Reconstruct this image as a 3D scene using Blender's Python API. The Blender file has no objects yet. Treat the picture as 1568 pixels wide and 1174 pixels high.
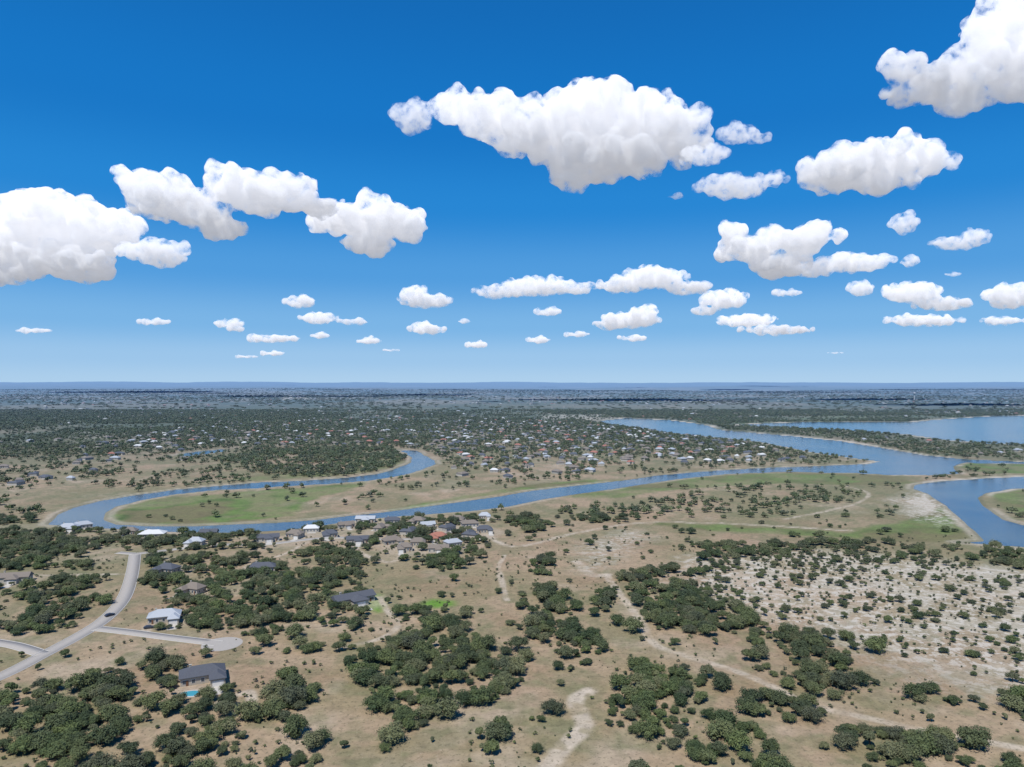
import bpy, math, random
import numpy as np
from mathutils import Vector
random.seed(7); rng=np.random.default_rng(7)
H=120.0; F=1087.0; CU=784.0; CV=587.0
sc=bpy.context.scene
# ---------- image helper: pixel coordinates cast through the camera -> position on the ground (z=0)
def G(u,v):
    d=v-CV
    return (H*(u-CU)/d, H*F/d)
def GP(pts): return np.array([G(*p) for p in pts])
# ---------- noise
def vnoise(x,y,seed=0):
    xi=np.floor(x).astype(np.int64); yi=np.floor(y).astype(np.int64)
    fx=x-xi; fy=y-yi; fx=fx*fx*(3-2*fx); fy=fy*fy*(3-2*fy)
    def h(a,b):
        n=(a*374761393+b*668265263+seed*974634777)&0x7fffffff
        n=((n^(n>>13))*1274126177)&0x7fffffff
        n=((n^(n>>16))*668265263)&0x7fffffff
        return (n&0xffffff)/float(0xffffff)
    return (h(xi,yi)*(1-fx)+h(xi+1,yi)*fx)*(1-fy)+(h(xi,yi+1)*(1-fx)+h(xi+1,yi+1)*fx)*fy
def fbm(x,y,s,o=4,seed=0):
    r=0;a=0.5;t=0;x=x/s;y=y/s
    for i in range(o):
        r=r+a*vnoise(x,y,seed+i*17);t+=a;a*=0.5;x=x*2.03+5.1;y=y*2.03+1.7
    return r/t
def sstep(a,b,x):
    t=np.clip((x-a)/(b-a),0,1); return t*t*(3-2*t)
def segd(x,y,a,b):
    ex,ey=b[0]-a[0],b[1]-a[1]; L=ex*ex+ey*ey+1e-9
    t=np.clip(((x-a[0])*ex+(y-a[1])*ey)/L,0,1)
    return np.hypot(x-a[0]-t*ex,y-a[1]-t*ey)
def sdf(x,y,poly,pad=80.):
    out=np.full(x.shape,1e4)
    m=(x>poly[:,0].min()-pad)&(x<poly[:,0].max()+pad)&(y>poly[:,1].min()-pad)&(y<poly[:,1].max()+pad)
    if not m.any(): return out
    X=x[m];Y=y[m]; d=np.full(X.shape,1e4); ins=np.zeros(X.shape,bool)
    n=len(poly)
    for i in range(n):
        a=poly[i];b=poly[(i+1)%n]
        d=np.minimum(d,segd(X,Y,a,b))
        if a[1]!=b[1]:
            c=((a[1]>Y)!=(b[1]>Y))&(X<(b[0]-a[0])*(Y-a[1])/(b[1]-a[1])+a[0]); ins^=c
    out[m]=np.where(ins,-d,d); return out
def pld(x,y,pts,pad=60.):
    out=np.full(x.shape,1e4)
    m=(x>pts[:,0].min()-pad)&(x<pts[:,0].max()+pad)&(y>pts[:,1].min()-pad)&(y<pts[:,1].max()+pad)
    if not m.any(): return out
    X=x[m];Y=y[m]; d=np.full(X.shape,1e4)
    for i in range(len(pts)-1): d=np.minimum(d,segd(X,Y,pts[i],pts[i+1]))
    out[m]=d; return out
def smooth(pts,n=6):
    P=[np.array(p,float) for p in pts]; P=[2*P[0]-P[1]]+P+[2*P[-1]-P[-2]]; o=[]
    for i in range(1,len(P)-2):
        for k in range(n):
            t=k/n;p0,p1,p2,p3=P[i-1:i+3]
            o.append(0.5*((2*p1)+(-p0+p2)*t+(2*p0-5*p1+4*p2-p3)*t*t+(-p0+3*p1-3*p2+p3)*t**3))
    o.append(P[-2]); return np.array(o)
# ---------- node helpers
def newmat(name):
    m=bpy.data.materials.new(name); m.use_nodes=True
    nt=m.node_tree; b=nt.nodes['Principled BSDF']; b.inputs['Roughness'].default_value=.9
    b.inputs['Specular IOR Level'].default_value=.15
    return m,nt,b
def N(nt,t,**k):
    n=nt.nodes.new(t)
    for a,v in k.items(): setattr(n,a,v)
    return n
def mix(nt,f,a,b,mode='MIX'):
    n=N(nt,'ShaderNodeMix',data_type='RGBA',blend_type=mode)
    for s,v in ((n.inputs[0],f),(n.inputs[6],a),(n.inputs[7],b)):
        if hasattr(v,'links'): nt.links.new(v,s)
        else: s.default_value=v if isinstance(v,(int,float)) else (tuple(v)+(1,))[:4]
    return n.outputs[2]
def math_(nt,op,a,b=0.,c=None,clamp=False):
    n=N(nt,'ShaderNodeMath',operation=op,use_clamp=clamp)
    for i,v in enumerate((a,b,c)):
        if v is None: continue
        if hasattr(v,'links'): nt.links.new(v,n.inputs[i])
        else: n.inputs[i].default_value=v
    return n.outputs[0]
def noise(nt,scale,detail=3,rough=.6,vec=None):
    n=N(nt,'ShaderNodeTexNoise'); n.inputs['Scale'].default_value=scale; n.inputs['Detail'].default_value=detail; n.inputs['Roughness'].default_value=rough
    if vec is None: vec=N(nt,'ShaderNodeNewGeometry').outputs['Position']
    nt.links.new(vec,n.inputs['Vector']); return n.outputs[0]
def ramp(nt,f,a,b,lo=0.,hi=1.):
    n=N(nt,'ShaderNodeMapRange',interpolation_type='SMOOTHSTEP'); nt.links.new(f,n.inputs[0]); n.inputs[1].default_value=a; n.inputs[2].default_value=b; n.inputs[3].default_value=lo; n.inputs[4].default_value=hi
    return n.outputs[0]
HAZE_COL=(0.155,0.255,0.385)
def paint_haze(nt,col,L=9500.):  # distance haze painted into the base colour by world position, no haze volume
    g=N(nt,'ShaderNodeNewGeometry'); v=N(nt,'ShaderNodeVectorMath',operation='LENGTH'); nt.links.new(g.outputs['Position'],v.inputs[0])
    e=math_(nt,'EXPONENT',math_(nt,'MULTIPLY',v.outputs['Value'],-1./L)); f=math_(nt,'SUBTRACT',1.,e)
    return mix(nt,f,col,HAZE_COL)
def simple(name,col,rough=.8,var=.25,sc_=1.5,metal=0.,spec=.2):
    m,nt,b=newmat(name); n=noise(nt,sc_,4)
    c=mix(nt,n,[x*(1-var) for x in col],[x*(1+var) for x in col])
    nt.links.new(paint_haze(nt,c),b.inputs['Base Color']); b.inputs['Roughness'].default_value=rough; b.inputs['Metallic'].default_value=metal; b.inputs['Specular IOR Level'].default_value=spec
    return m
# ---------- mesh helper
def mesh_np(name,V,Q,mats=(),midx=None,smooth_=False):
    me=bpy.data.meshes.new(name); V=np.asarray(V,np.float32); Q=np.asarray(Q,np.int32); k=Q.shape[1]
    me.vertices.add(len(V)); me.vertices.foreach_set('co',V.ravel())
    me.loops.add(Q.size); me.loops.foreach_set('vertex_index',Q.ravel())
    me.polygons.add(len(Q)); me.polygons.foreach_set('loop_start',np.arange(0,Q.size,k,dtype=np.int32))
    me.polygons.foreach_set('loop_total',np.full(len(Q),k,np.int32))
    for m in mats: me.materials.append(m)
    if midx is not None: me.polygons.foreach_set('material_index',np.asarray(midx,np.int32))
    if smooth_: me.polygons.foreach_set('use_smooth',np.ones(len(Q),bool))
    me.update(calc_edges=True); return me
def addobj(name,me,loc=(0,0,0),parent=None,coll=None):
    o=bpy.data.objects.new(name,me); o.location=loc
    (coll or sc.collection).objects.link(o)
    if parent: o.parent=parent
    return o
def ico(r,c,sub=1,j=.15,seed=0):
    import bmesh
    bm=bmesh.new(); bmesh.ops.create_icosphere(bm,subdivisions=sub,radius=1)
    V=np.array([v.co[:] for v in bm.verts]); T=np.array([[v.index for v in f.verts] for f in bm.faces]); bm.free()
    rg=np.random.default_rng(seed); V=V*(1+rg.uniform(-j,j,(len(V),1)))*np.array(r)+np.array(c); return V,T
# ================= CLOUDS (real participating volumes at cloud-base altitude) =================
def cloudmat(name,sig,lo_e,hi_e,z0,z1,nsc,lo,hi):
    m=bpy.data.materials.new(name); m.use_nodes=True; nt=m.node_tree; nt.nodes.clear(); o=N(nt,'ShaderNodeOutputMaterial')
    p=N(nt,'ShaderNodeVolumePrincipled'); p.inputs['Color'].default_value=(1,1,1,1); p.inputs['Anisotropy'].default_value=-.1
    p.inputs['Emission Color'].default_value=(.89,.91,1,1)
    tc=N(nt,'ShaderNodeTexCoord'); r=ramp(nt,noise(nt,nsc,5,.64,tc.outputs['Object']),lo,hi)
    sx=N(nt,'ShaderNodeSeparateXYZ'); nt.links.new(tc.outputs['Object'],sx.inputs[0])
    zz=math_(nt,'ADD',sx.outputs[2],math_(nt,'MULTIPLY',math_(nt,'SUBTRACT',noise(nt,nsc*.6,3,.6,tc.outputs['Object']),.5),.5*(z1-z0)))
    # emission stands in for multiple-scattered sunlight: glow painted stronger toward the cloud tops
    glow=ramp(nt,zz,z0,z1,lo_e,hi_e)
    a=math_(nt,'MULTIPLY',r,sig*1.8); nt.links.new(a,p.inputs['Density']); nt.links.new(math_(nt,'MULTIPLY',a,glow),p.inputs['Emission Strength'])
    nt.links.new(p.outputs[0],o.inputs['Volume']); return m
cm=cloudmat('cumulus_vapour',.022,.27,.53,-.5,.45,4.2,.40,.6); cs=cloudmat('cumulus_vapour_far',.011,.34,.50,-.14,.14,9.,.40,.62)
def tex(nm,ty,s_,dep=2):
    t=bpy.data.textures.new(nm,ty); t.noise_scale=s_
    if ty=='CLOUDS': t.noise_depth=dep
    return t
tV=tex('billow','VORONOI',.3); tC=tex('puff','CLOUDS',.35,4); tF=tex('fine','CLOUDS',.1,3); tS=tex('puff_s','CLOUDS',.14,4)
ICO=ico((1,1,1),(0,0,0),2,0,0)
CLB=1300.
def cloud(base,puffs,seed):
    rg=np.random.default_rng(seed); Yc=(CLB-H)*F/(CV-base); U=np.mean([p[0] for p in puffs]); Vv=np.mean([p[1] for p in puffs])
    Vs=[];Ts=[];k=0
    def sph(c,r):
        nonlocal k
        Vs.append(ICO[0]*np.array(r)+np.array(c)); Ts.append(ICO[1]+k); k+=len(ICO[0])
    for (u,v,ru,rv) in puffs:
        a,b_=ru/100,rv/100; dp=min(a,b_*2.2)*.9; c=np.array([(u-U)/100,rg.uniform(-.25,.25)*a,(Vv-v)/100])
        sph(c,(a*.82,dp*.85,b_*.74))
        nch=int(7+6*min(a/b_,2.5))
        for i in range(nch):
            dv=rg.normal(size=3); dv/=np.linalg.norm(dv)
            if dv[2]<-.1: dv[2]*=-.8
            rr_=b_*rg.uniform(.22,.5); q=c+dv*np.array([a-rr_*.5,dp-rr_*.5,b_-rr_*.6])
            sph(q,(rr_*1.2,rr_,rr_*.85))
            d2=rg.normal(size=3); d2/=np.linalg.norm(d2); d2[2]=abs(d2[2])*.8; sph(q+d2*rr_*.9,(rr_*.45,)*3)
    small=max(p[2] for p in puffs)<35 or len(puffs)<4
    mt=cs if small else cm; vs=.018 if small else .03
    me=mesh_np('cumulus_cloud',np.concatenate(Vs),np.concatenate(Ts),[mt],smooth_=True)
    o=addobj('cumulus_cloud',me,(Yc*(U-CU)/F,Yc,H+Yc*(CV-Vv)/F)); S_=Yc*100/F; o.scale=(S_,)*3
    def rem():
        r=o.modifiers.new('r','REMESH'); r.mode='VOXEL'; r.voxel_size=vs; r.use_smooth_shade=True
    def disp(t,st,mid=.45):
        dm=o.modifiers.new('d','DISPLACE'); dm.texture=t; dm.strength=st; dm.mid_level=mid; dm.texture_coords='LOCAL'
    def sm(n):
        s_=o.modifiers.new('s','SMOOTH'); s_.factor=.5; s_.iterations=n
    rem()
    if small: sm(1); disp(tS,.13,.38); rem(); sm(1)
    else: sm(3); disp(tC,.34,.38); disp(tV,-.13,.45); disp(tF,.1,.4); rem(); sm(1)
    dg=bpy.context.evaluated_depsgraph_get(); n_=bpy.data.meshes.new_from_object(o.evaluated_get(dg)); n_.name='cumulus_cloud'
    if not n_.materials: n_.materials.append(mt)
    o.modifiers.clear(); o.data=n_; bpy.data.meshes.remove(me)
    return len(n_.polygons)
CL=[(290,[(700,170,35,28),(745,185,50,35),(800,200,60,40),(860,210,80,45),(910,175,68,58),(960,188,75,50),(1010,205,60,42),(900,245,80,36),(960,243,75,30),(1040,228,42,24),(880,272,32,15)]),
(255,[(630,180,33,28)]),(265,[(1078,241,36,17)]),(230,[(1128,207,28,18),(1160,210,24,8)]),
(430,[(95,340,80,45),(40,350,50,48),(150,352,60,38),(-10,370,50,50),(60,392,80,28),(130,402,55,20),(15,418,55,16),(130,415,45,12)]),(418,[(245,390,40,25),(210,385,30,15)]),
(365,[(235,290,60,26),(265,312,60,24),(300,330,50,20),(340,350,33,11),(183,262,13,12),(370,288,55,30),(430,300,60,26),(480,312,35,14),(400,312,60,16)]),
(390,[(570,340,75,32),(622,350,32,20),(510,335,38,20),(560,372,40,14)]),
(185,[(1535,55,55,50),(1500,100,50,42),(1565,110,60,55),(1450,130,55,26),(1383,100,26,20),(1400,140,35,18),(1485,150,45,16),(1560,20,50,40)]),
(305,[(1340,250,68,36),(1400,240,45,30),(1280,270,60,24),(1320,280,70,18),(1432,252,26,14)]),(305,[(1130,283,62,20),(1182,273,26,10)]),
(430,[(1220,368,60,20),(1150,382,45,20),(1195,405,45,16),(1130,355,14,14)]),(430,[(1300,405,65,17),(1240,415,45,12)]),
(372,[(1383,345,20,20)]),(385,[(1470,372,46,11),(1492,362,20,12)]),
(462,[(1000,425,55,20),(958,436,42,14),(1052,440,42,12)]),(485,[(1110,460,35,16),(1083,476,22,8)]),
(460,[(820,438,55,17),(768,448,48,10),(875,441,38,11)]),(473,[(650,460,48,12),(632,452,24,15)]),
(508,[(965,490,48,14),(985,480,25,12),(938,498,32,7)]),(515,[(1150,490,50,11),(1185,506,58,8)]),
(478,[(1395,448,45,18),(1440,465,45,12)]),(500,[(1420,490,60,10)]),(458,[(1320,443,20,15)]),(475,[(1552,455,38,22)]),(498,[(1540,491,35,7)]),
(474,[(462,464,26,10)]),(498,[(490,488,30,9),(545,493,28,5)]),(485,[(840,478,22,7)]),(515,[(655,505,28,9),(645,500,14,9)]),(498,[(240,493,28,5)]),(508,[(350,495,26,6),(360,504,18,5)]),(525,[(420,519,45,6)]),(528,[(565,522,18,6)]),(534,[(733,528,18,6)]),(528,[(825,521,18,6)]),(523,[(970,518,25,5)]),(455,[(1210,448,27,6)]),(511,[(55,506,32,4)]),(519,[(490,514,15,5)]),(497,[(710,492,13,4)]),(517,[(885,512,18,5)]),(416,[(1390,402,13,10)]),(305,[(1035,301,12,5)]),(548,[(380,546,20,3)]),(545,[(420,541,20,4)]),(425,[(1460,420,14,4)]),(540,[(600,536,16,3)]),(545,[(1280,540,18,2)])]
print('cloud faces',sum(cloud(b_,p,100+i) for i,(b_,p) in enumerate(CL)))
# ---------- layout of the place, outlined in image pixels and cast onto the ground
WATER=[GP(p) for p in [
 [(70,803),(85,788),(110,776),(150,766),(200,758),(270,749),(340,743),(400,738),(470,735),(530,731),(580,724),(610,716),(628,708),(632,700),(622,693),(604,688),(640,689),(660,699),(672,710),(655,717),(620,727),(570,735),(500,741),(440,744),(400,747),(330,750),(270,756),(215,766),(180,775),(165,785),(163,795),(180,802),(230,804),(290,804),(350,802),(420,799),(480,795),(530,789),(580,784),(640,776),(700,768),(760,760),(820,750),(880,743),(950,735),(1010,727),(1080,721),(1150,717),(1250,713),(1330,710),(1400,718),(1380,727),(1300,723),(1200,722),(1120,725),(1040,733),(970,744),(900,754),(840,763),(780,775),(720,782),(660,787),(600,791),(550,796),(480,806),(430,812),(350,815),(250,814),(180,810),(130,808)],
 [(915,645),(960,640),(1020,643),(1080,650),(1100,658),(1150,662),(1220,668),(1290,676),(1350,686),(1420,697),(1480,703),(1568,707),(1640,710),(1640,711),(1560,710),(1480,708),(1460,714),(1470,724),(1420,727),(1340,724),(1290,722),(1250,714),(1330,710),(1350,706),(1300,700),(1240,692),(1200,683),(1160,675),(1100,670),(1040,664),(990,656),(940,650)],
 [(1130,650),(1200,647),(1300,646),(1400,646),(1450,641),(1520,637),(1640,635),(1700,640),(1700,685),(1620,681),(1560,680),(1500,677),(1440,672),(1380,664),(1300,658),(1220,655),(1160,653)],
 [(1395,742),(1440,736),(1500,732),(1600,727),(1640,727),(1640,745),(1550,748),(1515,754),(1500,762),(1510,775),(1540,795),(1600,812),(1640,820),(1640,842),(1560,836),(1460,829),(1500,826),(1490,812),(1470,795),(1440,770),(1420,757),(1395,748)],
 [(262,696),(300,691),(335,688),(350,689),(325,693),(280,698)]]]
GREEN=[(GP(p),s) for p,s in [
 ([(168,793),(182,778),(230,765),(330,757),(430,750),(500,744),(560,738),(530,752),(480,762),(450,776),(440,790),(350,801),(250,803),(180,801)],1.0),
 ([(590,785),(700,768),(820,750),(960,734),(900,734),(820,742),(700,762),(600,779)],.9),
 ([(860,762),(960,746),(1060,733),(1150,726),(1300,724),(1380,730),(1400,740),(1330,744),(1200,740),(1050,748),(950,760)],.75),
 ([(1380,798),(1440,776),(1490,815),(1500,826),(1400,826),(1250,820),(1100,812),(1000,806),(1000,801),(1150,805),(1280,812)],.8),
 ([(1465,715),(1490,708),(1640,711),(1640,725),(1520,724)],.9),
 ([(1500,757),(1560,749),(1640,748),(1640,800),(1550,785)],.7),
 ([(350,735),(400,725),(520,722),(600,700),(622,705),(600,716),(520,728),(400,736)],.5),
 ([(1235,690),(1260,684),(1275,688),(1255,691)],.8),
 ([(1100,640),(1300,636),(1500,634),(1450,640),(1300,645),(1130,649)],.35),
 ([(645,925),(660,919),(690,922),(692,927),(665,931)],1.4),
 ([(555,913),(575,911),(583,925),(576,937),(560,930)],1.4)]]
ROCK=[(GP(p),s) for p,s in [
 ([(1050,905),(1090,860),(1250,842),(1420,850),(1600,880),(1640,1060),(1400,1010),(1250,960),(1120,925)],1.0),
 ([(1370,765),(1430,750),(1440,772),(1470,800),(1440,795),(1400,785)],1.1),
 ([(890,840),(960,818),(980,824),(930,850),(900,870)],.8),
 ([(820,636),(960,633),(960,639),(900,645),(840,641)],.9),
 ([(430,607),(470,606),(475,611),(432,612)],1.2),
 ([(110,662),(240,660),(235,668),(110,672)],.5)]]
ROAD=[smooth([G(*p) for p in q]) for q in [
 [(-120,1085),(0,1036),(65,1003),(130,968),(165,944),(190,915),(202,880),(207,848)],
 [(65,1001),(30,990),(0,984),(-80,972)],
 [(148,962),(200,968),(260,976),(335,985)],
 [(207,848),(260,842),(330,834),(400,834),(470,826),(520,823),(600,826),(660,822),(700,812)],
 [(207,848),(180,846)]]]
TRACK=[(smooth([G(*p) for p in q]),w) for q,w in [
 ([(930,880),(950,910),(975,945),(1005,985),(1060,1005),(1130,1025),(1190,1050),(1240,1075),(1330,1095),(1420,1115),(1600,1150)],3.2),
 ([(905,1060),(885,1075),(895,1095),(905,1115),(880,1140),(850,1174),(800,1240)],4.5),
 ([(880,860),(905,880),(930,880)],5),
 ([(575,915),(590,940),(605,960),(580,978),(520,990)],2.5),
 ([(470,830),(430,850),(380,865),(370,880)],2.5),
 ([(1300,745),(1330,755),(1310,770),(1250,785),(1200,795)],3),
 ([(0,888),(60,882),(190,880)],2.5),
 ([(540,832),(560,850),(600,860),(620,835)],3),
 ([(235,945),(215,968)],3.5),
 ([(340,1075),(380,1060),(385,1090)],3.0),
 ([(720,800),(760,830),(800,835),(900,812),(1000,800),(1150,803),(1300,812)],3.5),
 ([(1130,880),(1250,905),(1400,900),(1480,915),(1600,900)],3.0),
 ([(760,880),(775,920),(760,870),(770,850)],2.2),
 ([(1570,845),(1540,838),(1500,833)],6)]]
HOUSES=[(252,950,'metal',20,0,.8),(405,874,'dark',10,0,.85),(257,876,'dark',-15,0,.8),(541,922,'dark',35,0,1.),(310,1040,'dark',25,0,.9),(236,822,'white',10,0,1.),(297,907,'brown',-20,0,.7),(22,890,'brown',12,0,.8),(105,812,'metal',5,0,.8),(129,808,'metal',40,0,.7),
 (300,834,'metal',0,0,.7),(410,828,'dark',20,0,.75),(452,822,'brown',-10,0,.7),(478,814,'white',10,0,.65),(505,822,'dark',20,0,.7),(560,799,'metal',0,0,.75),(582,812,'brown',80,0,.7),(602,801,'dark',10,0,.7),(640,801,'brown',-12,0,.75),(548,831,'dark',10,0,.75),(600,832,'brown',30,0,.75),(630,817,'dark',75,0,.7),(671,826,'terracotta',10,0,.8),(655,808,'metal',20,0,.55),(700,799,'brown',-5,0,.65),(721,806,'brown',15,0,.75),(718,822,'dark',70,0,.7),(672,845,'brown',0,0,.65),(742,815,'dark',10,0,.65),(696,836,'metal',30,0,.6),(620,843,'brown',10,0,.65),(530,808,'brown',30,0,.6),(640,835,'brown',5,0,.6),(688,812,'dark',50,0,.6),
 (200,818,'brown',5,0,.6),(320,820,'dark',5,0,.6),(742,794,'metal',5,0,.55)]
HP=np.array([G(h[0],h[1]) for h in HOUSES])
# ================= GROUND =================
rows=list(np.arange(-3000,40,250.))+list(np.linspace(20,150,14))
d=700.
while d>6: rows.append(H*F/d); d-=1.6
y=rows[-1]
while y<70000: y*=1.02; rows.append(y)
rows=np.array(sorted(set(rows))); nc=1001
s=np.linspace(-1,1,nc)
Yg=np.repeat(rows[:,None],nc,1); w1=np.maximum(np.abs(Yg),110)*.92
Xg=w1*s[None,:]+np.sign(s)[None,:]*(np.abs(s)**25)[None,:]*(2500+.5*w1)
x=Xg.ravel(); yv=Yg.ravel()
wx=(fbm(x,yv,30,3,1)-.5)*14+(fbm(x,yv,120,2,5)-.5)*20; wy=(fbm(x,yv,30,3,2)-.5)*14+(fbm(x,yv,120,2,6)-.5)*20
ws=np.clip((yv-300)/900,.3,1.5)
water=np.full(x.shape,1e4)
for p in WATER: water=np.minimum(water,sdf(x+wx*ws*.6,yv+wy*ws*.6,p,120))
dist=np.hypot(x,yv)
def hillz(x,y):
    dist=np.hypot(x,y); return sstep(6000,20000,dist)*(fbm(x,y,4000,4,9)-.3)*170+sstep(25000,45000,dist)*(fbm(x,y,7000,4,19)-.1)*260
hill=hillz(x,yv)
z=np.where(water<0,np.clip(water*.25,-2.5,0),0)+hill
tan=np.array([.335,.25,.16]); tan2=np.array([.265,.21,.12]); lite=np.array([.42,.345,.255]); olive=np.array([.15,.155,.075]); pale=np.array([.47,.42,.34]); grn=np.array([.11,.17,.038]); brn=np.array([.19,.13,.08]); rust=np.array([.26,.175,.105])
n1=fbm(x,yv,60,4,21)[:,None]; n2=fbm(x,yv,14,3,31)[:,None]; n3=fbm(x,yv,400,3,41)[:,None]; n4=fbm(x,yv,5,2,35)[:,None]
col=tan*(1-sstep(.4,.65,n1))+tan2*sstep(.4,.65,n1)
lt=.5*sstep(.55,.72,fbm(x,yv,35,4,77))[:,None]; col=col*(1-lt)+lite*lt
rt=.45*sstep(.52,.7,fbm(x,yv,48,4,78))[:,None]; col=col*(1-rt)+rust*rt
ol=(sstep(.48,.66,n2)*.45+sstep(.45,.7,n3)*.3+sstep(.55,.75,n4)*.25)
ol=np.clip(ol,0,.85); col=col*(1-ol)+olive*ol
mid=(sstep(350,700,dist)*.35)[:,None]*sstep(.35,.6,n1); col=col*(1-mid)+np.array([.16,.165,.08])*mid
far=sstep(1000,2000,dist)[:,None]*(.55+.35*sstep(.3,.6,fbm(x,yv,180,4,51))[:,None])
col=col*(1-far)+np.array([.07,.09,.045])*far
ff=sstep(2500,6000,dist)[:,None]; fn=fbm(x,yv*.6,700,4,53)[:,None]; fc=np.array([.06,.08,.045])*(1-sstep(.5,.66,fn))+np.array([.2,.175,.12])*sstep(.5,.66,fn)*1; col=col*(1-ff)+fc*ff
rock=np.zeros(x.shape)
for p,sg in ROCK:
    m=sstep(25,-15,sdf(x+wx*1.5,yv+wy*1.5,p,150)); rock=np.maximum(rock,m*sg)
rr=np.clip(rock,0,1)[:,None]*(.15+.5*sstep(.4,.6,n2)*sstep(.3,.6,n1)); rr[rock>1.05]=.85
col=col*(1-rr)+pale*rr
for p,sg in GREEN:
    q=1.0 if sg<1.3 else .15
    m=(sstep(6,-6,sdf(x+wx*q,yv+wy*q,p,60)))[:,None]
    mm=np.clip(m*sg*(.6+.6*sstep(.35,.6,n1) if sg<1.3 else 1.),0,1)
    gc=grn*(.5+.9*n2)*(1-.6*sstep(.5,.66,n1))+brn*.6*sstep(.5,.66,n1)
    if sg>1.3: gc=np.array([.12,.24,.03])+0*n2
    col=col*(1-mm)+gc*mm
shw=np.where(yv>1350,26,9); sh=(sstep(shw,shw*.35,water)*(water<200)*sstep(.3,.5,fbm(x,yv,70,3,61))*np.where((yv>1300)|(x>500),.95,.45))[:,None]
col=col*(1-sh)+pale*sh
wet=sstep(2.5,0,water)[:,None]*.5; col=col*(1-wet)+np.array([.12,.12,.07])*wet
for p,w in TRACK:
    m=(sstep(w,w*.4,pld(x+wx*.25,yv+wy*.25,p))*.75)[:,None]*(.35+1.2*n2*sstep(.3,.55,n4)); m=np.clip(m,0,1); col=col*(1-m)+np.array([.48,.41,.32])*m
for hx,hy in HP:
    dd=np.hypot(x+wx-hx,yv+wy-hy); m=(sstep(18,8,dd)*.5)[:,None]; col=col*(1-m)+np.array([.42,.35,.27])*m
nr=len(rows); idx=np.arange(nr*nc).reshape(nr,nc)
Q=np.stack([idx[:-1,:-1],idx[:-1,1:],idx[1:,1:],idx[1:,:-1]],-1).reshape(-1,4)
me=mesh_np('ground',np.stack([x,yv,z],1),Q,smooth_=True)
at=me.color_attributes.new('soil','FLOAT_COLOR','POINT'); at.data.foreach_set('color',np.concatenate([col,np.clip(rock,0,1)[:,None]],1).astype(np.float32).ravel())
gm,nt,b=newmat('ground_soil')
a=N(nt,'ShaderNodeAttribute',attribute_name='soil'); c=a.outputs['Color']
c=mix(nt,1.,c,mix(nt,noise(nt,.25,5,.7),(.45,.45,.45),(1.5,1.48,1.46)),'MULTIPLY')
c=mix(nt,math_(nt,'MULTIPLY',ramp(nt,noise(nt,.6,4,.75),.53,.64),.6),c,(.10,.09,.05))
c=mix(nt,math_(nt,'MULTIPLY',ramp(nt,noise(nt,1.1,3,.7),.6,.68),.3),c,(.48,.42,.33))
c=mix(nt,math_(nt,'MULTIPLY',ramp(nt,noise(nt,.17,6,.75),.49,.57),math_(nt,'MULTIPLY',a.outputs['Alpha'],.75)),c,(.52,.48,.41))
nt.links.new(paint_haze(nt,c),b.inputs['Base Color']); b.inputs['Specular IOR Level'].default_value=0
me.materials.append(gm); ground=addobj('ground',me)
# ================= WATER =================
wm,nt,b=newmat('lake_water'); b.inputs['Roughness'].default_value=.14; b.inputs['Specular IOR Level'].default_value=.4
nt.links.new(mix(nt,ramp(nt,noise(nt,.01,4),.35,.65),(.035,.075,.125),(.085,.12,.14)),b.inputs['Base Color'])
bp=N(nt,'ShaderNodeBump'); bp.inputs['Strength'].default_value=.5; bp.inputs['Distance'].default_value=.16; nt.links.new(noise(nt,1.6,3),bp.inputs['Height']); nt.links.new(bp.outputs[0],b.inputs['Normal'])
def rects(name,rs):
    V=[];Q=[]
    for x0,y0,x1,y1 in rs:
        k=len(V); V+=[(x0,y0,-.5),(x1,y0,-.5),(x1,y1,-.5),(x0,y1,-.5)]; Q.append((k,k+1,k+2,k+3))
    addobj(name,mesh_np(name,V,Q,[wm]))
rects('river',[(-700,480,450,1400)]); rects('lake',[(450,440,2200,1400),(-100,1400,5000,3400)])
# ================= ROADS =================
asph=simple('road_chipseal',(.36,.33,.29),.9,.12,.8); kerbm=simple('kerb_concrete',(.5,.48,.44),.9,.1,1)
def strip(name,P,w,z0,mat,kerb=True):
    T=np.gradient(P,axis=0); T/=np.linalg.norm(T,axis=1)[:,None]; Nn=np.stack([-T[:,1],T[:,0]],1)
    def band(a,b,zz,nm,par,mt):
        n=len(P); L=P+Nn*a; R=P+Nn*b
        V=np.concatenate([np.c_[L,np.full(n,zz)],np.c_[R,np.full(n,zz)],np.c_[L,np.full(n,0)],np.c_[R,np.full(n,0)]])
        Q=[]
        for i in range(n-1):
            Q+=[(i+1,i,n+i,n+i+1),(i,i+1,2*n+i+1,2*n+i),(n+i+1,n+i,3*n+i,3*n+i+1)]
        return addobj(nm,mesh_np(nm,V,Q,[mt]),parent=par)
    r=band(w/2,-w/2,z0,name,None,mat)
    if kerb:
        band(w/2+.3,w/2+.003,.14,'kerb_left',r,kerbm); band(-w/2-.003,-w/2-.3,.14,'kerb_right',r,kerbm)
for i,P in enumerate(ROAD): strip('road',P,[7,6,6,5,5][i],.03+.005*i,asph)
c0=G(340,986); n=28; V=[(c0[0],c0[1],.06)]+[(c0[0]+9*math.cos(t*6.2832/n),c0[1]+9*math.sin(t*6.2832/n),.06) for t in range(n)]
addobj('cul_de_sac_pavement',mesh_np('cds',V,[(0,1+i,1+(i+1)%n) for i in range(n)],[asph]))
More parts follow.
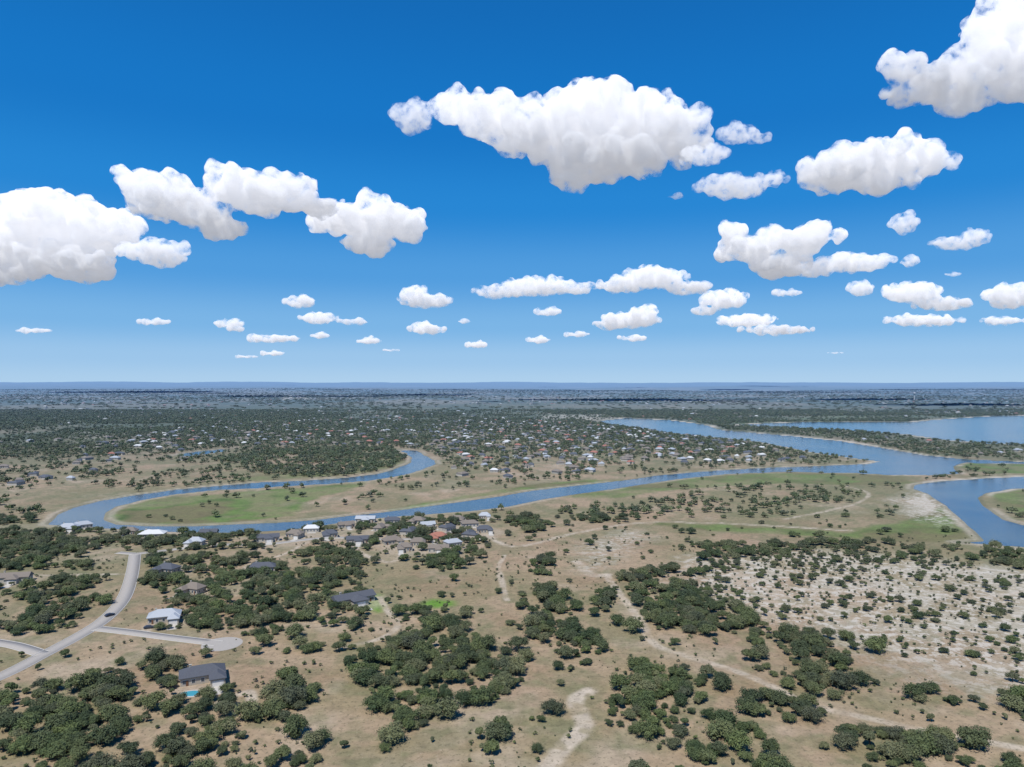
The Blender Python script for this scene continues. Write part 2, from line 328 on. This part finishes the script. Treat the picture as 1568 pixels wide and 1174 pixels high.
# ================= TREES =================
def leafmat(name,c1,c2,c3):
    m,nt,b=newmat(name)
    oi=N(nt,'ShaderNodeObjectInfo'); R=oi.outputs['Random']
    c=mix(nt,ramp(nt,noise(nt,.45,3),.35,.65),c1,c2); c=mix(nt,math_(nt,'MULTIPLY',ramp(nt,R,.35,1.),.9),c,c3)
    c=mix(nt,math_(nt,'MULTIPLY',ramp(nt,noise(nt,.012,2),.4,.65),.35),c,(.12,.115,.065))
    fr=math_(nt,'FRACT',math_(nt,'MULTIPLY',R,7.31)); c=mix(nt,1.,c,mix(nt,fr,(.55,.6,.64),(1.28,1.25,1.12)),'MULTIPLY')
    nt.links.new(paint_haze(nt,c),b.inputs['Base Color']); return m
LM=leafmat('oak_foliage',(.062,.088,.034),(.11,.14,.052),(.14,.145,.08))
BM=simple('bark',(.12,.1,.08),.95)
def make_tree(name,nleaf,leaf,seed,R=4.2,Ht=5.6,nl=8,limbs=True,core=.64):
    rg=np.random.default_rng(seed); Vs=[];Ts=[];M=[];k=0
    def add(V,T,m):
        nonlocal k
        Vs.append(V);Ts.append(np.asarray(T)+k);M.extend([m]*len(T));k+=len(V)
    lobes=[]
    for i in range(nl):
        a=i*2.4+rg.uniform(-.5,.5); r=R*math.sqrt((i+.3)/nl)*.75*rg.uniform(.75,1.15)
        rl=R*rg.uniform(.24,.46); zz=Ht*rg.uniform(.34,.56)+ (1-r/R)*Ht*.24
        lobes.append((r*math.cos(a),r*math.sin(a)*rg.uniform(.75,1.1),zz,rl,rl*rg.uniform(.75,1.15)))
    for i,(lx,ly,lz,rl,rz) in enumerate(lobes):
        V,T=ico((rl*core,rl*core,rz*core),(lx,ly,lz),1,.2,seed*31+i); add(V,T,0)
    per=nleaf//nl
    for (lx,ly,lz,rl,rz) in lobes:
        dv=rg.normal(size=(per,3)); dv/=np.linalg.norm(dv,axis=1)[:,None]; dv[:,2]=np.where(dv[:,2]<-.65,-dv[:,2],dv[:,2])
        rad=rg.uniform(.68,1.28,(per,1)); c=np.array([lx,ly,lz])+dv*rad*np.array([rl,rl,rz]); c[:,2]=np.maximum(c[:,2],.15)
        nn=dv*.9+rg.normal(size=(per,3))*.5+np.array([0,0,.5]); nn/=np.linalg.norm(nn,axis=1)[:,None]
        t=np.cross(nn,rg.normal(size=(per,3))); t/=np.linalg.norm(t,axis=1)[:,None]; bt=np.cross(nn,t)
        sz=leaf*rg.uniform(.5,1.2,(per,1))
        V=np.concatenate([c+t*sz,c+bt*sz*.8,c-t*sz*.7-bt*sz*.5])
        i=np.arange(per); add(V,np.stack([i,i+per,i+2*per],1),0)
    def cone(p,q,r0,r1):
        p=np.array(p,float);q=np.array(q,float);a=(q-p)/np.linalg.norm(q-p);u=np.cross(a,[.3,1,.2]);u/=np.linalg.norm(u);v=np.cross(a,u)
        th=np.arange(5)*2*math.pi/5; ring=np.outer(np.cos(th),u)+np.outer(np.sin(th),v)
        V=np.concatenate([p+ring*r0,q+ring*r1]); T=[]
        for i in range(5):
            j=(i+1)%5; T+=[(i,j,5+j),(i,5+j,5+i)]
        add(V,T,1)
    cone((0,0,-.3),(0,0,Ht*.3),.32,.24)
    if limbs:
        for l in lobes[:6]: cone((0,0,Ht*.25),(l[0]*.8,l[1]*.8,l[2]),.17,.06)
    return mesh_np(name,np.concatenate(Vs),np.concatenate(Ts),[LM,BM],M)
def coll_of(name,meshes):
    c=bpy.data.collections.new(name)
    for i,m in enumerate(meshes):
        o=bpy.data.objects.new('%s_%02d'%(name,i),m); c.objects.link(o)
    return c
NEAR=[make_tree('live_oak_mesh',2000,.36,s_,R=r,Ht=h,nl=n) for s_,r,h,n in [(1,4.2,5.4,10),(2,3.6,5.8,8),(3,4.8,5.2,13),(4,3.0,4.6,7),(5,4.4,6.2,12),(6,2.4,5.4,5),(7,5.2,5.8,14)]]
FAR=[make_tree('oak_far_mesh',100,.95,s_,R=r,Ht=h,nl=n,limbs=False) for s_,r,h,n in [(11,4.2,5.4,4),(12,3.6,5.8,3),(13,4.8,5.2,5)]]
SHR=[make_tree('shrub_mesh',120,.3,s_,R=1.3,Ht=1.7,nl=4,limbs=False) for s_ in (21,22)]
def scatter(name,coll,nvar,x,y,z,scl,tall=None):
    n=len(x); me=bpy.data.meshes.new(name); me.vertices.add(n); me.vertices.foreach_set('co',np.stack([x,y,z],1).astype(np.float32).ravel())
    def at(nm,ty,v,fld='value'):
        a=me.attributes.new(nm,ty,'POINT'); a.data.foreach_set(fld,v)
    tall=scl if tall is None else tall
    at('scl','FLOAT_VECTOR',np.stack([scl,scl,tall],1).astype(np.float32).ravel(),'vector')
    at('rot','FLOAT_VECTOR',np.stack([0*x,0*x,rng.uniform(0,6.28,n)],1).astype(np.float32).ravel(),'vector')
    at('var','INT',rng.integers(0,nvar,n).astype(np.int32))
    o=addobj(name,me); md=o.modifiers.new('scatter','NODES')
    g=bpy.data.node_groups.new(name+'_gn','GeometryNodeTree'); md.node_group=g
    g.interface.new_socket('Geometry',in_out='INPUT',socket_type='NodeSocketGeometry'); g.interface.new_socket('Geometry',in_out='OUTPUT',socket_type='NodeSocketGeometry')
    gi=g.nodes.new('NodeGroupInput'); go=g.nodes.new('NodeGroupOutput'); ip=g.nodes.new('GeometryNodeInstanceOnPoints'); ci=g.nodes.new('GeometryNodeCollectionInfo')
    ci.inputs[0].default_value=coll; ci.inputs['Separate Children'].default_value=True; ci.inputs['Reset Children'].default_value=True
    def na(nm,ty):
        a=g.nodes.new('GeometryNodeInputNamedAttribute'); a.data_type=ty; a.inputs[0].default_value=nm; return a.outputs[0]
    L=g.links.new
    L(gi.outputs[0],ip.inputs['Points']); L(ci.outputs[0],ip.inputs['Instance']); ip.inputs['Pick Instance'].default_value=True
    L(na('var','INT'),ip.inputs['Instance Index']); L(na('rot','FLOAT_VECTOR'),ip.inputs['Rotation']); L(na('scl','FLOAT_VECTOR'),ip.inputs['Scale'])
    L(ip.outputs[0],go.inputs[0]); return o
WOODS=[(GP(p),dn) for p,dn in [
 ([(-160,1060),(60,1025),(120,1000),(220,1000),(380,1025),(440,1090),(500,1174),(480,1300),(-200,1300)],.9),
 ([(-60,885),(170,880),(165,935),(110,975),(-60,970)],.7),
 ([(-60,818),(100,812),(230,814),(400,812),(470,818),(400,842),(220,846),(190,870),(-60,875)],.9),
 ([(215,850),(380,845),(590,840),(610,900),(600,950),(470,990),(330,970),(270,960),(220,900)],.75),
 ([(380,985),(480,960),(600,960),(560,1000),(480,1030),(400,1020)],.35),
 ([(440,800),(560,793),(740,790),(770,850),(600,850),(440,840)],.7),
 ([(600,850),(740,838),(745,862),(640,872)],.8),
 ([(760,790),(900,773),(1000,765),(1100,752),(1330,745),(1320,760),(1260,775),(1200,792),(1000,790),(900,803),(800,818)],1.05),
 ([(1040,905),(1090,855),(1250,838),(1640,850),(1640,1080),(1400,1020),(1250,965),(1120,935)],.45),
 ([(935,885),(1030,868),(1095,885),(1110,965),(1060,990),(985,955),(940,920)],.85),
 ([(1080,835),(1300,828),(1600,842),(1640,885),(1300,860),(1060,885)],.6),
 ([(1150,1025),(1350,1035),(1640,1075),(1640,1130),(1400,1085),(1200,1065)],.7),
 ([(1000,1110),(1200,1085),(1500,1125),(1640,1160),(1640,1300),(900,1300)],.5),
 ([(950,1010),(1150,1015),(1140,1110),(1000,1120),(930,1080)],.5),
 ([(940,950),(1150,960),(1300,980),(1300,1040),(1100,1010),(960,985)],.4),
 ([(-100,760),(60,765),(60,800),(-100,812)],.6),
 ([(520,738),(700,722),(720,745),(540,768)],.3),
 ([(330,702),(430,688),(600,685),(622,702),(600,716),(540,729),(450,731),(380,722)],.9),
 ([(340,760),(450,752),(460,765),(360,775)],.3)]]
BLOB=[(600,1005,52,38,.95),(625,1060,50,30,.95),(690,1010,60,35,.9),(745,1035,50,38,.95),(835,962,34,26,.95),(740,1135,18,16,1),(640,1100,45,22,.9),(600,1137,14,10,1),(850,1045,10,8,1),(960,1090,50,40,.9),(1010,1060,60,34,.95),(1080,1135,55,40,.9),(1190,1090,60,20,.9),(1360,1150,50,28,.9),(1465,1150,60,30,.9),(1140,960,42,18,1),(1240,998,48,26,1),(1260,1050,70,22,.9),(832,865,14,14,1),(833,910,14,12,1),(860,930,20,16,.9),(890,985,36,26,.7),(915,930,14,12,1),(885,1005,30,20,.8),(680,865,20,12,1),(500,880,30,20,.9),(290,945,30,20,.9),(30,960,50,26,.9),(60,1120,120,50,.9),(420,1080,50,40,.9),(330,1110,60,40,.8),(470,1145,40,28,.9),(1210,860,60,16,.9),(1040,930,50,40,1),(1075,838,10,8,1),(970,915,20,25,.8),(660,955,60,30,.4),(790,1000,30,20,.5),(800,920,14,10,.9),(985,1130,14,8,.9),(785,1097,10,8,1),(545,975,40,15,.7),(1555,905,30,18,.9),(1420,1095,20,14,1)]
def blobf(x,y):
    r=np.zeros(x.shape); jx=(fbm(x,y,9,2,71)-.5)*16; jy=(fbm(x,y,9,2,72)-.5)*20
    for u,v,ru,rv,dn in BLOB:
        cx,cy=G(u,v); rx=ru*cy/F; ry=rv*cy*cy/(H*F)
        f=1-((x+jx-cx)/rx)**2-((y+jy-cy)/ry)**2
        r=np.maximum(r,np.where(f>0,dn,0))
    return r
def density(x,y):
    n=fbm(x,y,45,4,81); n2=fbm(x,y,300,3,82); n0=fbm(x,y,16,3,83)
    dn=np.where(y<800,.012+.16*sstep(.57,.7,n0),.05+.5*sstep(.48,.6,n))
    fr=np.clip(.38+.65*sstep(.42,.56,n*.6+n2*.4),0,1); fr=np.where(fbm(x,y,500,3,84)>.64,.15,fr)
    fk=sstep(1050,1250,y); dn=dn*(1-fk)+fr*fk
    wxx=(fbm(x,y,25,3,85)-.5)*30
    for i,(p,w) in enumerate(WOODS):
        m=sdf(x+wxx,y+wxx*.7,p,40)<0
        gate=np.clip(sstep(.40,.54,n0*.65+n*.35)*1.25,.04,1) if i not in (8,17) else .35+.65*sstep(.4,.6,n0)
        dn=np.where(m,w*gate,dn)
    dn=np.maximum(dn,blobf(x,y)*(y<800))
    for p,sg in GREEN: dn=np.where(sdf(x,y,p,20)<2,.02 if (.6<sg<.99 or sg>1) else dn*.7,dn)
    wt=np.full(x.shape,1e4)
    for p in WATER: wt=np.minimum(wt,sdf(x,y,p,60))
    dn=np.where(wt<np.where(y>1300,22,9),0,dn)
    for P in ROAD: dn=np.where(pld(x,y,P)<6,0,dn)
    for P,w in TRACK: dn=np.where(pld(x,y,P)<w+1.5,dn*.1,dn)
    for hx,hy in HP: dn=np.where(np.hypot(x-hx,y-hy)<8.5,0,dn)
    dn=np.where(np.hypot(x-c0[0],y-c0[1])<12,0,dn)
    return dn
def cells(y0,y1,cell,k=.95):
    xs=np.arange(-k*y1,k*y1,cell); ys=np.arange(y0,y1,cell); X,Y=np.meshgrid(xs,ys); X=X.ravel();Y=Y.ravel()
    m=np.abs(X)<k*Y+60; X=X[m];Y=Y[m]
    return X+rng.uniform(-.6,.6,len(X))*cell,Y+rng.uniform(-.6,.6,len(X))*cell
X,Y=cells(130,640,4.6,.85); D=density(X,Y); m=rng.random(len(X))<D; X=X[m];Y=Y[m]
S=(.3+.85*rng.random(len(X))**1.3)*np.where(D[m]<.2,.8,1.)
hr=sdf(X,Y,ROCK[0][0])<0; S=np.where(hr,S*.62,S)
near=Y<250
for a_,b_,s_ in zip(X[near],Y[near],S[near]):
    o=addobj('live_oak',NEAR[random.randrange(7)],(a_,b_,0)); o.rotation_euler=(0,0,random.uniform(0,6.28)); o.scale=(s_,s_,s_*random.uniform(.8,1.1))
cN=coll_of('live_oak_kinds',NEAR); cF=coll_of('far_oak_kinds',FAR); cS=coll_of('shrub_kinds',SHR)
f=~near; scatter('oak_woodland',cN,7,X[f],Y[f],0*X[f],S[f],S[f]*rng.uniform(.8,1.1,f.sum()))
print('near',near.sum(),'wood',f.sum())
X,Y=cells(640,3200,9.5,.82); D=density(X,Y); m=rng.random(len(X))<D; X=X[m];Y=Y[m]; S=rng.uniform(.5,1.2,len(X))*np.where(Y>1800,1.15,1)
X2,Y2=cells(850,1400,9,.6); m=(sdf(X2,Y2,WOODS[17][0])<0)&(sdf(X2,Y2,WATER[0])>9)&(fbm(X2,Y2,40,3,87)>.42); X=np.r_[X,X2[m]];Y=np.r_[Y,Y2[m]];S=np.r_[S,rng.uniform(.7,1.3,m.sum())]
scatter('distant_oak_woodland',cF,3,X,Y,0*X,S); print('far',len(X))
X,Y=cells(3200,13000,58,.82); n=fbm(X,Y,300,4,91)*.6+fbm(X,Y,1500,3,92)*.4; m=rng.random(len(X))<.15+.75*sstep(.43,.58,n); X=X[m];Y=Y[m]
S=rng.uniform(2.,5.,len(X)); scatter('horizon_woodland',cF,3,X,Y,hillz(X,Y)-1,S,S*.3); print('hor',len(X))
X,Y=cells(130,560,3.6,.85); D=fbm(X,Y,30,3,95); m=rng.random(len(X))<np.where(sdf(X,Y,ROCK[0][0])<0,.28,.3*sstep(.45,.65,D)+.02)
wt=np.full(X.shape,1e4)
for p in WATER: wt=np.minimum(wt,sdf(X,Y,p,60))
for P in ROAD: m&=pld(X,Y,P)>5
m&=wt>4
for hx,hy in HP: m&=np.hypot(X-hx,Y-hy)>10
X=X[m];Y=Y[m]; scatter('shrubs',cS,2,X,Y,0*X,rng.uniform(.2,1.,len(X))); print('shr',len(X))
# ================= HOUSES =================
wallm=[simple('limestone_wall',(.42,.38,.31)),simple('stucco_wall',(.46,.43,.37))]
roofm={'metal':simple('metal_roof',(.38,.40,.42),.5,.08,.5,0,.5),'dark':simple('charcoal_shingle',(.085,.088,.1)),'white':simple('white_roof',(.6,.6,.58),.6,.05),'brown':simple('brown_shingle',(.2,.165,.13)),'terracotta':simple('clay_tile',(.34,.14,.09))}
glass=simple('window_glass',(.04,.06,.08),.15,.1,1,0,.6); trim=simple('white_trim',(.7,.68,.64)); doorm=simple('wood_door',(.16,.08,.04)); patio=simple('patio_concrete',(.46,.43,.38))
def box(V,Q,x0,y0,z0,x1,y1,z1):
    k=len(V); V+=[(x0,y0,z0),(x1,y0,z0),(x1,y1,z0),(x0,y1,z0),(x0,y0,z1),(x1,y0,z1),(x1,y1,z1),(x0,y1,z1)]
    Q+=[tuple(k+i for i in q) for q in ((0,3,2,1),(4,5,6,7),(0,1,5,4),(1,2,6,5),(2,3,7,6),(3,0,4,7))]
def hip(V,Q,x0,y0,x1,y1,z0,pitch=.45,o=.7,gable=False):
    x0-=o;y0-=o;x1+=o;y1+=o;w=x1-x0;d=y1-y0;k=len(V)
    V+=[(x0,y0,z0),(x1,y0,z0),(x1,y1,z0),(x0,y1,z0),(x0,y0,z0+.25),(x1,y0,z0+.25),(x1,y1,z0+.25),(x0,y1,z0+.25)]
    if w>=d:
        r=d/2; g=.3 if gable else r; V+=[(x0+g,y0+r,z0+.25+r*pitch),(x1-g,y0+r,z0+.25+r*pitch)]
        F_=((0,3,2,1),(0,1,5,4),(1,2,6,5),(2,3,7,6),(3,0,4,7),(4,5,9,8),(6,7,8,9),(5,6,9,9),(7,4,8,8))
    else:
        r=w/2; g=.3 if gable else r; V+=[(x0+r,y0+g,z0+.25+r*pitch),(x0+r,y1-g,z0+.25+r*pitch)]
        F_=((0,3,2,1),(0,1,5,4),(1,2,6,5),(2,3,7,6),(3,0,4,7),(5,6,9,8),(7,4,8,9),(4,5,8,8),(6,7,9,9))
    Q+=[tuple(k+i for i in q) for q in F_]
def pyd(name,V,Q,mt):
    me=bpy.data.meshes.new(name); me.from_pydata(V,[],[tuple(dict.fromkeys(q)) for q in Q]); me.materials.append(mt); me.update(); return me
PLANS=[((-9,-5,9,5),(3,-11,9,-5)),((-10,-4.5,8,4.5),(-10,4.5,-3,11)),((-8,-5,8,5),(-8,-12,-1,-5)),((-11,-4,11,4),(-3,-9,5,-4))]
cache={}
def house_parts(pl,style):
    if (pl,style) in cache: return cache[(pl,style)]
    A,B=PLANS[pl]; parts=[]
    V=[];Q=[]; box(V,Q,A[0],A[1],0,A[2],A[3],3.3); box(V,Q,B[0]+.01,B[1],0,B[2]-.01,B[3],3.1); parts.append(('walls',pyd('walls',V,Q,wallm[pl%2])))
    V=[];Q=[]; hip(V,Q,*A,3.3,.5,.7,pl==3); hip(V,Q,B[0],B[1]-(0 if B[1]<A[1] else 4),B[2],B[3]+(4 if B[1]<A[1] else 0),3.1,.45,.6); parts.append(('roof',pyd('roof',V,Q,roofm[style])))
    V=[];Q=[];W=[];WQ=[]
    for sx in np.linspace(A[0]+1.5,A[2]-1.5,5):
        for yy,s_ in ((A[1],-1),(A[3],1)):
            if B[0]-1<sx<B[2]+1 and ((s_<0)==(B[1]<A[1])): continue
            box(W,WQ,sx-.85,min(yy,yy+s_*.05),.85,sx+.85,max(yy,yy+s_*.05),2.55); box(V,Q,sx-.7,min(yy,yy+s_*.09),1.0,sx+.7,max(yy,yy+s_*.09),2.4)
    for yy in (A[1]+2.5,A[3]-2.5):
        for xx,s_ in ((A[0],-1),(A[2],1)):
            box(W,WQ,min(xx,xx+s_*.05),yy-.75,.85,max(xx,xx+s_*.05),yy+.75,2.55); box(V,Q,min(xx,xx+s_*.09),yy-.6,1.0,max(xx,xx+s_*.09),yy+.6,2.4)
    parts.append(('windows',pyd('windows',V,Q,glass))); parts.append(('window_frames',pyd('window_frames',W,WQ,trim)))
    V=[];Q=[]; ey=B[1] if B[1]<A[1] else B[3]; s_=-1 if B[1]<A[1] else 1; mx=(B[0]+B[2])/2
    box(V,Q,mx-2.3,min(ey,ey+s_*.06),.05,mx+2.3,max(ey,ey+s_*.06),2.4); parts.append(('garage_door',pyd('garage_door',V,Q,trim)))
    V=[];Q=[]; dx=(A[0]+1 if B[0]>0 else A[2]-1); yy=A[1] if B[1]<A[1] else A[3]; dx=dx+(1.7 if dx<0 else -1.7); box(V,Q,dx-.5,min(yy,yy+s_*.12),.05,dx+.5,max(yy,yy+s_*.12),2.2); parts.append(('front_door',pyd('front_door',V,Q,doorm)))
    V=[];Q=[]; cx=A[0]+4; box(V,Q,cx-.5,.6,3.4,cx+.5,1.4,6.6); box(V,Q,cx-.62,.48,6.6,cx+.62,1.52,6.8); parts.append(('chimney',pyd('chimney',V,Q,wallm[0])))
    V=[];Q=[]; box(V,Q,mx-2.8,min(ey,ey+s_*9),.0,mx+2.8,max(ey,ey+s_*9),.07); bk=A[3] if s_<0 else A[1]; box(V,Q,-5,min(bk,bk-s_*5),0,5,max(bk,bk-s_*5),.09); parts.append(('driveway',pyd('driveway',V,Q,patio)))
    cache[(pl,style)]=parts; return parts
for i,(u,v,st,rot,_,s_) in enumerate(HOUSES):
    e=bpy.data.objects.new('ranch_house',None); sc.collection.objects.link(e); gx,gy=G(u,v); e.location=(gx,gy,0); e.rotation_euler=(0,0,math.radians(rot)); e.scale=(s_,s_,.95)
    for nm,me in house_parts(i%4,st): addobj(nm,me,parent=e)
def town():
    V=[];Q=[];M=[]
    reg=[GP([(600,655),(760,640),(960,652),(1100,672),(1200,690),(1240,706),(1000,712),(880,728),(760,733),(690,728),(650,690)]),GP([(90,690),(300,650),(640,635),(660,690),(560,684),(330,684),(200,705),(120,722)]),GP([(1480,690),(1640,690),(1640,702),(1500,698)]),GP([(0,735),(60,722),(200,712),(240,720),(150,732),(0,745)])]
    dn=[.7,.35,.5,.35]
    X,Y=cells(700,2600,31,.82); pr=np.where(Y<950,.004,.03)
    for p,q in zip(reg,dn): pr=np.where(sdf(X,Y,p)<0,q,pr)
    wt=np.full(X.shape,1e4)
    for p in WATER: wt=np.minimum(wt,sdf(X,Y,p,60))
    for p,sg in GREEN: pr=np.where(sdf(X,Y,p)<5,0,pr)
    pr=np.where(sdf(X,Y,WOODS[17][0])<0,0,pr)
    k=(rng.random(len(X))<pr)&(wt>25); X1,Y1=X[k],Y[k]
    X,Y=cells(2600,11000,85,.82); n=fbm(X,Y,900,3,99); k=rng.random(len(X))<.4*sstep(.4,.6,n)+.05
    for p in WATER: k&=sdf(X,Y,p,60)>40
    X1=np.r_[X1,X[k]];Y1=np.r_[Y1,Y[k]]
    for a,b_ in zip(X1,Y1):
        t=random.uniform(0,6.28);c,s_=math.cos(t),math.sin(t);v=[];q=[];sc_=random.uniform(.5,.9)*(1.2 if b_>2600 else 1)
        box(v,q,-8,-4.5,0,8,4.5,3.2); box(v,q,2,-9,0,8,-4.51,3); nb=len(q)
        for j in range(5 if b_<1600 else 0): 
            xx=-7+j*3; 
            if xx<1: box(v,q,xx,-4.58,1,xx+1.4,-4.5,2.3)
            box(v,q,xx,4.5,1,xx+1.4,4.58,2.3)
        nw=len(q); hip(v,q,-8,-4.5,8,4.5,3.2,.45,.6); hip(v,q,2,-9,8,-1,3,.45,.5)
        z0=float(hillz(np.array([a]),np.array([b_]))[0]); k0=len(V)
        V+=[((p[0]*c-p[1]*s_)*sc_+a,(p[0]*s_+p[1]*c)*sc_+b_,p[2]+z0) for p in v]; rm=random.choice([2,2,3,3,3,3,4,4,4,5,6])
        for j,f_ in enumerate(q): Q.append(tuple(k0+i for i in dict.fromkeys(f_))); M.append(0 if j<nb else (1 if j<nw else rm))
    me=bpy.data.meshes.new('town'); me.from_pydata(V,[],Q)
    for m_ in (wallm[1],glass,roofm['metal'],roofm['brown'],roofm['dark'],roofm['terracotta'],roofm['white']): me.materials.append(m_)
    me.polygons.foreach_set('material_index',np.array(M,np.int32)); me.update(); addobj('distant_town_houses',me); print('town',len(X1))
town()
# ---------- cars, pool, water tower
import bmesh
paint=simple('car_paint',(.03,.035,.05),.3,.05,1,0,.6); tyre=simple('tyre',(.02,.02,.02))
def car(u,v,rot):
    e=bpy.data.objects.new('parked_car',None); sc.collection.objects.link(e); gx,gy=G(u,v); e.location=(gx,gy,.04); e.rotation_euler=(0,0,math.radians(rot))
    prof=[(-2.3,.35),(2.3,.35),(2.35,.75),(2.2,.95),(1.1,1.05),(.5,1.5),(-1.3,1.52),(-2.0,1.05),(-2.35,.95)]
    V=[(a,.9,b) for a,b in prof]+[(a,-.9,b) for a,b in prof]; n=len(prof)
    for i in (5,6,5+n,6+n): V[i]=(V[i][0],V[i][1]*.78,V[i][2])
    Q=[tuple(range(n-1,-1,-1)),tuple(range(n,2*n))]+[(i,(i+1)%n,n+(i+1)%n,n+i) for i in range(n)]
    addobj('body',pyd('body',V,Q,paint),parent=e)
    V=[];Q=[]; box(V,Q,-1.2,-.82,1.08,.7,.82,1.4); addobj('side_windows',pyd('sw',V,Q,glass),parent=e)
    for wx_ in (-1.4,1.4):
        for wy_ in (-.85,.85):
            bm=bmesh.new(); bmesh.ops.create_cone(bm,cap_ends=True,segments=16,radius1=.34,radius2=.34,depth=.25); m_=bpy.data.meshes.new('wheel'); bm.to_mesh(m_); bm.free(); m_.materials.append(tyre)
            o=addobj('wheel',m_,(wx_,wy_,.34),parent=e); o.rotation_euler=(math.pi/2,0,0)
car(168,943,60); car(228,962,20)
pw=simple('pool_water',(.05,.3,.38),.1,.1,1,0,.5); V=[];Q=[]; gx,gy=G(292,1062)
pe=bpy.data.objects.new('swimming_pool',None); sc.collection.objects.link(pe); pe.location=(gx,gy,0)
n=24; ring=[(3.6*math.cos(t*6.2832/n),2.4*math.sin(t*6.2832/n)*(1+.2*math.cos(t*6.2832/n)),.12) for t in range(n)]
addobj('water',pyd('pw',ring,[tuple(range(n))],pw),parent=pe)
rng2=[(a*1.25,b_*1.35,.1) for a,b_,c_ in ring]; V=ring+rng2; V=[(a,b_,.14) for a,b_,_ in V]+[(a,b_,0) for a,b_,_ in rng2]
addobj('coping',pyd('cp',V,[(i,n+i,n+(i+1)%n,(i+1)%n) for i in range(n)]+[(n+i,2*n+i,2*n+(i+1)%n,n+(i+1)%n) for i in range(n)],patio),parent=pe)
prof=[(4,0),(2.6,3),(2.2,34),(3,38),(8,43),(10,48),(9.5,53),(6,57),(0.1,59)]; n=20; V=[];Q=[]
for r_,z_ in prof: V+=[(r_*math.cos(t*6.2832/n),r_*math.sin(t*6.2832/n),z_) for t in range(n)]
for i in range(len(prof)-1): Q+=[(i*n+t,i*n+(t+1)%n,(i+1)*n+(t+1)%n,(i+1)*n+t) for t in range(n)]
addobj('water_tower',pyd('water_tower',V,Q,trim),(5200*(1400-784)/F,5200,0))
# ================= LIGHT / SKY / CAMERA =================
EL=math.radians(60); ROT=math.radians(205)
sd=Vector((math.sin(ROT)*math.cos(EL),math.cos(ROT)*math.cos(EL),math.sin(EL)))
sl=bpy.data.lights.new('sun','SUN'); sl.energy=4.8; sl.angle=math.radians(.5); sl.color=(1,.96,.9)
so=addobj('sun',sl,(0,0,500)); so.rotation_euler=sd.to_track_quat('Z','Y').to_euler()
w=bpy.data.worlds.new('World'); sc.world=w; w.use_nodes=True; nt=w.node_tree
bg=nt.nodes['Background']; bg.inputs[1].default_value=.1
sk=nt.nodes.new('ShaderNodeTexSky'); sk.sky_type='NISHITA'; sk.sun_disc=False; sk.sun_elevation=EL; sk.sun_rotation=ROT; sk.altitude=300; sk.air_density=1; sk.dust_density=.3; sk.ozone_density=1.5
tc=N(nt,'ShaderNodeTexCoord'); sx=N(nt,'ShaderNodeSeparateXYZ'); nt.links.new(tc.outputs['Generated'],sx.inputs[0])
cr=N(nt,'ShaderNodeValToRGB'); nt.links.new(sx.outputs[2],cr.inputs[0]); e=cr.color_ramp; e.interpolation='EASE'
stops=[(0.,(.40,.62,.86)),(.035,(.31,.55,.84)),(.08,(.18,.45,.80)),(.15,(.07,.33,.74)),(.24,(.008,.235,.67)),(.34,(.0,.18,.58)),(.5,(.0,.14,.48)),(1.,(.01,.11,.40))]
e.elements[0].position=0; e.elements[0].color=stops[0][1]+(1,); e.elements[1].position=1; e.elements[1].color=stops[-1][1]+(1,)
for p_,c_ in stops[1:-1]: q_=e.elements.new(p_); q_.color=c_+(1,)
vs_=N(nt,'ShaderNodeVectorMath',operation='SCALE'); nt.links.new(cr.outputs[0],vs_.inputs[0]); vs_.inputs[3].default_value=10.
nt.links.new(mix(nt,.93,sk.outputs[0],vs_.outputs[0]),bg.inputs[0])
cam=bpy.data.cameras.new('camera'); cam.sensor_width=36; cam.lens=36*F/1568; cam.clip_end=300000; cam.clip_start=1
co=addobj('camera',cam,(0,0,H)); co.rotation_euler=(math.pi/2,0,0); sc.camera=co
sc.view_settings.view_transform='Standard'; sc.view_settings.look='None'; sc.view_settings.exposure=0
